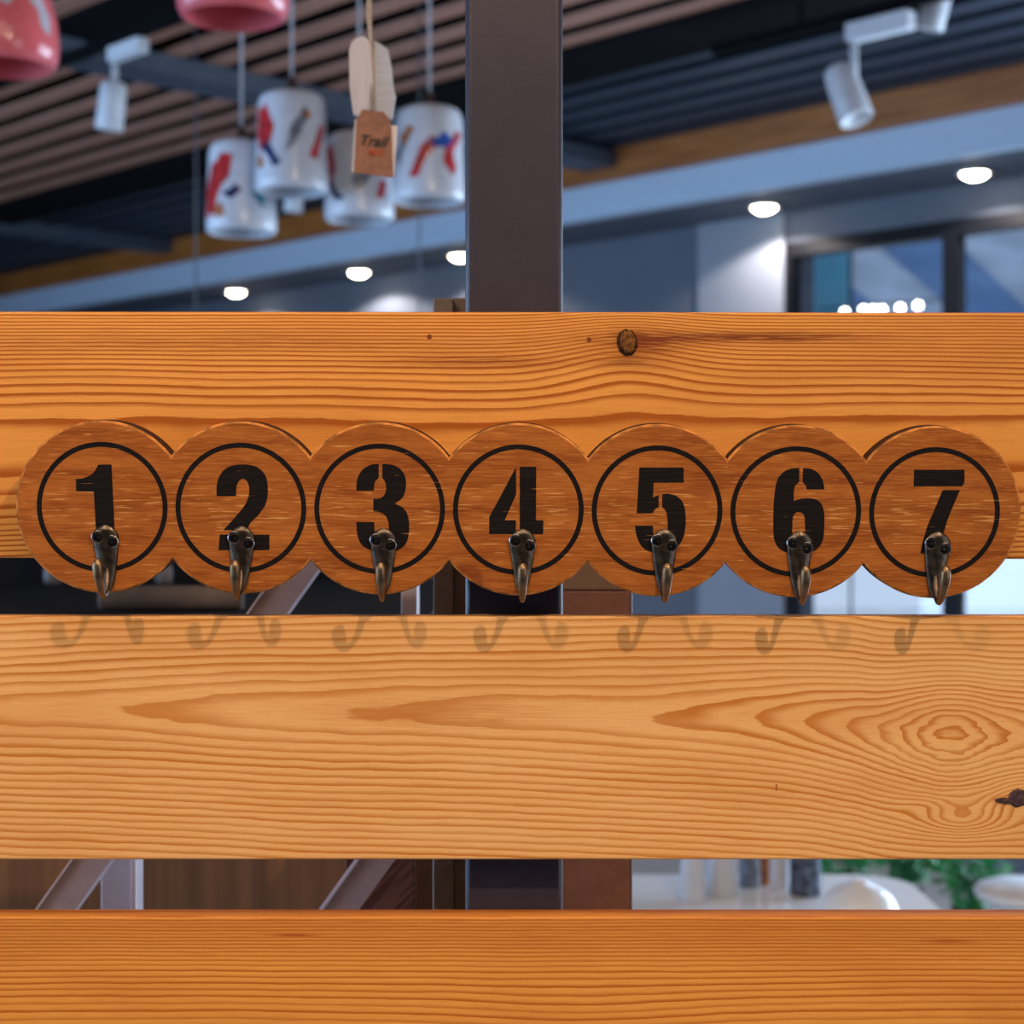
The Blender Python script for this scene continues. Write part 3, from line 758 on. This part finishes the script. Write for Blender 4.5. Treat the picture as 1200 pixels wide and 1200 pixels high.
for px, d, lab in ((62, 2.35, 'small pale jar at the left end of the black counter'), (192, 2.35, 'small pale jar behind the rolled cloth on the counter')):
    j = empty('jar', (((px-600)/F*d), d-1, CT-.0035)); tag(j, lab, 'jar', 'jars on the counter')
    lathe('body', [(.001, 0), (.010, 0), (.012, .002), (.012, .020), (.009, .025)], M['pale_item'], j, 20)
    lathe('lid', [(.0095, .025), (.0105, .026), (.0105, .031), (.001, .032)], M['grey_cloth'], j, 20)

# ------------------------------------------------------------------ white table with vases, plants (lower right gap)
tb = empty('white_table', (.42, 1.75, 0)); tag(tb, 'white table carrying conical vases, seen through the lower gap', 'table')
bm = bmesh.new(); ring = []
x0, x1, y0, y1, rr = .05, .70, 1.55, 2.06, .10
for cx, cy, t0 in ((x1-rr, y1-rr, 0), (x0+rr, y1-rr, PI/2), (x0+rr, y0+rr, PI), (x1-rr, y0+rr, 1.5*PI)):
    for k in range(9): ring.append((cx+rr*math.cos(t0+PI/2*k/8), cy+rr*math.sin(t0+PI/2*k/8)))
lo = [bm.verts.new((x-.42, y-1.75, .722)) for x, y in ring]; hi = [bm.verts.new((x-.42, y-1.75, .75)) for x, y in ring]
bm.faces.new(lo); bm.faces.new(hi)
for k in range(len(ring)): bm.faces.new((lo[k], lo[(k+1) % len(ring)], hi[(k+1) % len(ring)], hi[k]))
bm_obj('table_top', bm, M['table_white'], tb)
for x, y in ((.13, 1.62), (.62, 1.62), (.13, 1.98), (.62, 1.98)):
    tube('leg', [(x-.42, y-1.75, 0), (x-.42, y-1.75, .722)], [.012, .018], M['table_white'], tb, 10)
def vase(px, d, prof, mat, lab, grp='vases on the white table', n=24):
    o = lathe('vase', prof, mat, None, n, loc=((px-600)/F*d, d-1, .75)); tag(o, lab, 'vase', grp)
def cone(r0, r1, h): return [(.001, .003), (r0*.95, 0), (r0, .004), ((r0+r1)/2, h*.5), (r1, h), (r1*.86, h), ((r0+r1)/2*.86, h*.5), (.001, .012)]
vase(812, 2.86, cone(.024, .015, .16), M['ceramic_white'], 'leftmost white conical vase on the white table')
vase(846, 2.90, cone(.030, .017, .16), M['ceramic_white'], 'widest white conical vase, second from the left on the table')
vase(878, 2.96, cone(.018, .012, .15), M['slate'], 'slim slate-grey vase on the white table')
vase(897, 2.97, cone(.009, .008, .15), M['ochre'], 'thin ochre-brown vase on the white table')
vase(914, 2.94, cone(.016, .013, .15), M['ceramic_white'], 'narrow white vase beside the dark speckled one')
vase(944, 2.90, cone(.028, .022, .14), M['vase_dark'], 'dark blue speckled vase at the right of the row')
bo = lathe('upturned_bowl', [(.064, 0), (.066, .004), (.063, .025), (.052, .048), (.034, .062), (.014, .068), (.012, .073), (.001, .073)], M['table_white'], None, 32, loc=(((1006-600)/F*2.68), 1.68, .75))
tag(bo, 'pale domed bowl upside down on the right end of the white table', 'bowl')
st = empty('round_stool', ((1216-600)/F*2.95, 1.95, 0)); tag(st, 'white round-topped pedestal stool at the right edge of the lower gap', 'stool')
lathe('seat', [(.001, .728), (.09, .728), (.104, .734), (.108, .742), (.103, .750), (.001, .752)], M['table_white'], st)
lathe('pedestal', [(.14, 0), (.14, .012), (.03, .03), (.022, .08), (.02, .70), (.05, .728)], M['table_white'], st)
pbn = empty('plant_bench', ((1062-600)/F*4.2, 3.2, 0)); tag(pbn, 'low dark bench carrying the green plants', 'bench')
box('seat_board', Vector((0, 0, .345)), (.66, .46, .03), M['pot'], pbn, .004)
for sx in (-.28, .28):
    for sy in (-.18, .18): box('leg', Vector((sx, sy, .165)), (.04, .04, .33), M['pot'], pbn, .003)
def plant(px, d, r, seed, lab):
    rnd = random.Random(seed); X0 = (px-600)/F*d; z0 = .3602; zc = .17
    root = empty('potted_plant', (X0, d-1, z0)); tag(root, lab, 'plant', 'leafy plants behind the white table')
    lathe('pot', [(.001, .003), (.036, 0), (.046, .085), (.049, .09), (.043, .09), (.036, .08), (.001, .08)], M['pot'], root, 24)
    for q in range(5):
        t = 2*PI*q/5
        tube('stem', [(0, 0, .07), (.02*math.cos(t), .02*math.sin(t), zc), (.05*math.cos(t), .05*math.sin(t), zc+.06)], [.004, .003, .0015], M['leaf'], root, 6)
    vs, fs = [], []
    for _ in range(380):
        u = Vector((rnd.gauss(0, 1), rnd.gauss(0, 1), rnd.gauss(0, 1.1))).normalized()*r*rnd.uniform(.3, 1); u.z *= 1.35
        c = u+Vector((0, 0, zc+.03)); dr = (u.normalized()+Vector((rnd.uniform(-.7, .7), rnd.uniform(-.7, .7), rnd.uniform(-.5, .6)))).normalized()
        sd = dr.cross(Vector((rnd.uniform(-1, 1), rnd.uniform(-1, 1), 1))).normalized(); nn = dr.cross(sd)
        L = rnd.uniform(.028, .045); W = L*.3; b0 = len(vs)
        vs += [c, c+dr*L*.45+sd*W+nn*.003, c+dr*L, c+dr*L*.45-sd*W+nn*.003, c+dr*L*.45-nn*.002]
        fs += [(b0, b0+1, b0+4), (b0+1, b0+2, b0+4), (b0+2, b0+3, b0+4), (b0+3, b0, b0+4)]
    tag(me('foliage', vs, fs, M['leaf'], root), kind='stuff')
plant(984, 4.10, .078, 1, 'left green leafy plant beside the dark speckled vase')
plant(1062, 4.30, .080, 2, 'middle green leafy plant behind the white table')
plant(1138, 4.10, .078, 3, 'right green leafy plant next to the white stool')

# ------------------------------------------------------------------ hanging shades and tag (upper left)
CZ = Z(1.555)
def wrapmotif(name, pts, mat, root, rad_at, zoff=.0012):
    """paint patch: outline (angle degrees from the camera side, z) laid on the shade"""
    n = len(pts); cx = sum(p[0] for p in pts)/n; cz = sum(p[1] for p in pts)/n
    vs = []; fs = []
    for s in (1., .66, .33):
        for a, z in pts:
            aa = cx+(a-cx)*s; zz = cz+(z-cz)*s; r = rad_at(zz)+zoff; t = math.radians(aa)-PI/2
            vs.append((r*math.cos(t), r*math.sin(t), zz))
    r = rad_at(cz)+zoff; t = math.radians(cx)-PI/2; vs.append((r*math.cos(t), r*math.sin(t), cz))
    for l in range(2):
        for k in range(n): fs.append((l*n+k, l*n+(k+1) % n, (l+1)*n+(k+1) % n, (l+1)*n+k))
    for k in range(n): fs.append((2*n+k, 2*n+(k+1) % n, 3*n))
    return me(name, vs, fs, mat, root, True)
def shade_profile(prof):
    def f(z):
        for (r0, z0), (r1, z1) in zip(prof, prof[1:]):
            if min(z0, z1) <= z <= max(z0, z1) and z0 != z1: return r0+(r1-r0)*(z-z0)/(z1-z0)
        return prof[0][0]
    return f
wp = [(.078, .0), (.084, .004), (.086, .016), (.084, .06), (.081, .12), (.080, .178), (.078, .196), (.072, .208), (.058, .215), (.034, .218), (.016, .218)]
inner = [(.012, .213), (.034, .210), (.052, .206), (.064, .198), (.072, .186), (.075, .168), (.077, .06), (.078, .0)]
def white_shade(px, py_top, py_bot, d, lab, motifs, rot=0):
    pb = P(px, py_bot, d); k = ((py_bot-py_top)/F*d)/.218; k = min(k, 1.25)
    root = empty('pendant_shade', pb); tag(root, lab, 'pendant lamp', 'white ceramic shades'); root.rotation_euler = (0, 0, rot)
    W = .95
    out = [(r*W, z*k) for r, z in wp]; inn = [(r*W, z*k) for r, z in inner]
    sh = lathe('shade', out+inn, M['ceramic_white'], root, 40)
    f = shade_profile(out)
    for pts, mat in motifs:
        ca = sum(a for a, z in pts)/len(pts); cz = sum(z for a, z in pts)/len(pts)
        wrapmotif('painted_motif', [(ca+(a-ca)*1.3, min(.185, max(.012, cz+(z-cz)*1.25))*k) for a, z in pts], M[mat], sh, f)
    lathe('cap', [(.030, .215*k), (.030, .222*k), (.012, .226*k), (.009, .250*k), (.003, .254*k)], M['cap_brown'], root, 16)
    tube('cord', [(0, 0, .25*k), (0, 0, CZ-pb.z)], .0035, M['cord'], root, 6)
bird1 = [([(-62, .10), (-48, .145), (-30, .165), (-14, .16), (-18, .12), (-34, .09), (-40, .05), (-58, .045)], 'red'),
         ([(-22, .085), (-2, .10), (6, .088), (-8, .072)], 'navy'), ([(-40, .045), (-28, .06), (-20, .035), (-34, .03)], 'ochre'), ([(28, .085), (50, .09), (44, .055)], 'teal')]
bird2 = [([(-60, .17), (-42, .18), (-28, .13), (-34, .10), (-52, .09), (-62, .12)], 'red'), ([(-48, .088), (-34, .10), (-14, .055), (-24, .048)], 'navy'), ([(-60, .065), (-50, .075), (-44, .05), (-56, .045)], 'ochre'),
         ([(2, .085), (14, .10), (34, .155), (26, .165), (8, .13)], 'slate'), ([(28, .165), (38, .162), (36, .148), (28, .152)], 'ochre'), ([(40, .075), (52, .07), (70, .13), (60, .135)], 'red')]
bird3 = [([(-68, .17), (-50, .175), (-42, .12), (-50, .09), (-66, .095)], 'red'), ([(-60, .085), (-48, .09), (-24, .045), (-38, .045)], 'navy'),
         ([(-4, .09), (8, .11), (22, .10), (12, .075), (2, .07)], 'slate'), ([(36, .05), (48, .05), (54, .085), (44, .085)], 'red'), ([(20, .15), (34, .16), (40, .14), (26, .13)], 'slate')]
bird4 = [([(-26, .055), (-14, .055), (14, .115), (4, .13), (-10, .11)], 'red'), ([(8, .13), (28, .145), (44, .13), (32, .115), (14, .115)], 'blue'),
         ([(30, .085), (44, .06), (50, .075), (42, .10), (64, .14), (52, .145), (34, .11)], 'red'), ([(-52, .14), (-36, .16), (-26, .155), (-40, .12)], 'ochre'), ([(-56, .08), (-44, .12), (-52, .125), (-64, .1)], 'slate')]
white_shade(283, 166, 274, 3.95, 'lowest left white ceramic shade with a red and navy painted bird', bird1)
white_shade(342, 109, 226, 3.80, 'highest white ceramic shade, red patch left and grey stroke in the middle', bird2)
white_shade(421, 156, 259, 3.95, 'white ceramic shade directly behind the brown kraft tag', bird3)
white_shade(503, 126, 238, 3.85, 'white ceramic shade next to the steel post with a blue and red painting', bird4)
pp = [(.083, 0), (.090, .004), (.096, .018), (.098, .045), (.094, .085), (.082, .13), (.062, .168), (.036, .19), (.014, .196)]
pin = [(.010, .190), (.034, .184), (.058, .162), (.077, .126), (.088, .083), (.090, .045), (.084, .008), (.083, 0)]
def pink_shade(px, py_bot, d, lab, motifs, rot=0):
    pb = P(px, py_bot, d); root = empty('pendant_shade', pb); tag(root, lab, 'pendant lamp', 'pink ceramic shades')
    root.rotation_euler = (0, 0, rot)
    sh = lathe('shade', pp+pin, M['ceramic_pink'], root, 48); f = shade_profile(pp)
    for pts, mat in motifs: wrapmotif('painted_petal', pts, M[mat], sh, f)
    lathe('cap', [(.016, .190), (.018, .205), (.010, .222), (.003, .24)], M['white_metal'], root, 16)
    tube('cord', [(0, 0, .235), (0, 0, CZ-pb.z)], .0035, M['cord'], root, 6)
pet = [([(8, .15), (-2, .11), (12, .095), (22, .088), (27, .10), (30, .15)], 'petal_grey'), ([(36, .15), (44, .11), (60, .055), (70, .048), (72, .08), (62, .15)], 'petal_grey'), ([(-50, .15), (-46, .10), (-30, .09), (-26, .15)], 'petal_grey')]
pink_shade(4, 80, 3.05, 'pink ceramic shade with pale petals cut by the left edge', pet)
pink_shade(273, 22, 2.95, 'pink ceramic shade at the top edge, underside showing', pet, .6)
# extra hanging cords further back
for px, d, lab in ((229, 5.2, 'thin dark hanging cord left of the white shades'), (491, 5.2, 'thin dark hanging cord below the shade next to the post')):
    a = P(px, 420, d); o = tube('ceiling_wire', [(0, 0, 0), (.002, 0, (CZ-a.z)*.5), (0, 0, CZ-a.z)], .0032, M['cord_dark'], None, 6); o.location = a
    tag(o, lab, 'wire', 'hanging cords')
# white wooden token and kraft tag on twine
D = 1.46
tg = empty('hanging_tag', P(436, 208, D)); tag(tg, 'brown kraft tag and white wooden token hanging together on jute twine', 'tag')
def tl(px, py, dy=0.): return P(px, py, D)-tg.location+Vector((0, dy, 0))
def slab(name, pts, th, mat, dy, parent=tg):
    n = len(pts); f = [tl(px, py, dy) for px, py in pts]; b = [tl(px, py, dy+th) for px, py in pts]
    bm = bmesh.new(); fv = [bm.verts.new(v) for v in f]; bv = [bm.verts.new(v) for v in b]
    bm.faces.new(fv); bm.faces.new(bv)
    for k in range(n): bm.faces.new((fv[k], fv[(k+1) % n], bv[(k+1) % n], bv[k]))
    es = [e for e in bm.edges if all(v in fv for v in e.verts)]
    bmesh.ops.bevel(bm, geom=es, offset=min(th*.3, .0006), segments=2, affect='EDGES')
    return bm_obj(name, bm, mat, parent)
slab('white_token', cr([(409, 62), (412, 49), (422, 43), (430, 45), (434, 58), (437, 95), (437, 137)], 4)+[(425, 138), (414, 134), (410, 105)], .006, M['felt_white'], 0)
slab('white_token', [(437, 46), (446, 50), (454, 56), (458, 75), (460, 100), (463, 110), (459, 138), (448, 137), (439, 132), (439, 100)], .006, M['felt_cool'], .004)
slab('white_card', [(416, 140), (466, 148), (462, 205), (412, 202)], .0006, M['card_white'], -.001)
slab('kraft_card', [(425, 129), (450, 132), (457, 141), (459, 150), (461, 209), (415, 203), (418, 141)], .0008, M['kraft'], -.003)
for dx in (-1.6, 1.6):
    tube('twine', [tl(432.5+dx, -10)+Vector((0, 0, 0)), tl(432.5+dx, 20), tl(434+dx*.4, 44), tl(436+dx, 80, .003), tl(437+dx, 131, -.0035)], .0009, M['twine'], tg)
t0 = tl(432.5, -10); tube('twine', [t0, Vector((t0.x, t0.y, CZ-tg.location.z))], .0016, M['twine'], tg)
def text(s, px, py, size, mat, rot, shear, name):
    c = bpy.data.curves.new(name, 'FONT'); c.body = s; c.size = size; c.extrude = .00008; c.align_x = 'CENTER'; c.shear = shear; c.offset = .00022
    o = bpy.data.objects.new('tmp', c); COL.objects.link(o); dg = bpy.context.evaluated_depsgraph_get()
    m = bpy.data.meshes.new_from_object(o.evaluated_get(dg)); bpy.data.objects.remove(o)
    m.materials.clear(); m.materials.append(mat); q = bpy.data.objects.new(name, m); COL.objects.link(q); q.parent = tg
    q.location = tl(px, py, -.0036); q.rotation_euler = (PI/2, math.radians(rot), 0)
text('Trail', 436.5, 172, .0128, M['black_ink'], 5, .3, 'black_lettering')
text('MIX', 440, 183, .0075, M['orange_ink'], 5, 0, 'orange_lettering')

# track spotlights
def track_spot(px, py, d, yaw, pitch, lab, s=1.0, drop=.12):
    o0 = P(px, py, d); root = empty('track_spotlight', o0); tag(root, lab, 'spotlight', 'white track spotlights'); root.rotation_euler = (0, 0, yaw)
    box('adaptor', Vector((.05*s, 0, .0)), (.19*s, .045*s, .05*s), M['white_metal'], root, .006)
    box('track_rail', Vector((.0, 0, .045*s)), (1.0*s, .036, .030), M['beam_black'], root, .002)
    tube('rail_drop', [(-.2*s, 0, .05*s), (-.2*s, 0, CZ-o0.z)], .006, M['beam_black'], root)
    tube('stem', [(-.03*s, 0, -.02*s), (-.03*s, 0, -drop*s)], .011*s, M['white_metal'], root)
    q = Matrix.Rotation(pitch, 3, 'Y')
    h = lathe('lamp_head', [(.001, .085*s), (.030*s, .085*s), (.040*s, .075*s), (.044*s, .05*s), (.046*s, -.07*s), (.043*s, -.075*s), (.036*s, -.06*s), (.001, -.05*s)], M['white_metal'], root, 28)
    h.location = (-.05*s, 0, -(drop+.02)*s); h.rotation_euler = (0, pitch, 0)
track_spot(140, 62, 5.3, math.radians(-46), math.radians(12), 'white track spotlight on the left, in front of the warm slats', .95, .15)
track_spot(1012, 36, 5.0, math.radians(-46), math.radians(-22), 'large white track spotlight at upper right, tilted cylinder head', 1.12, .14)
track_spot(1112, -48, 5.0, math.radians(-46), math.radians(18), 'white track spotlight at the top edge, right of the larger one', .92, .12)
track_spot(352, 205, 6.6, math.radians(-46), math.radians(10), 'small white track spotlight below the highest ceramic shade', .8, .08)
bpy.context.view_layer.update()
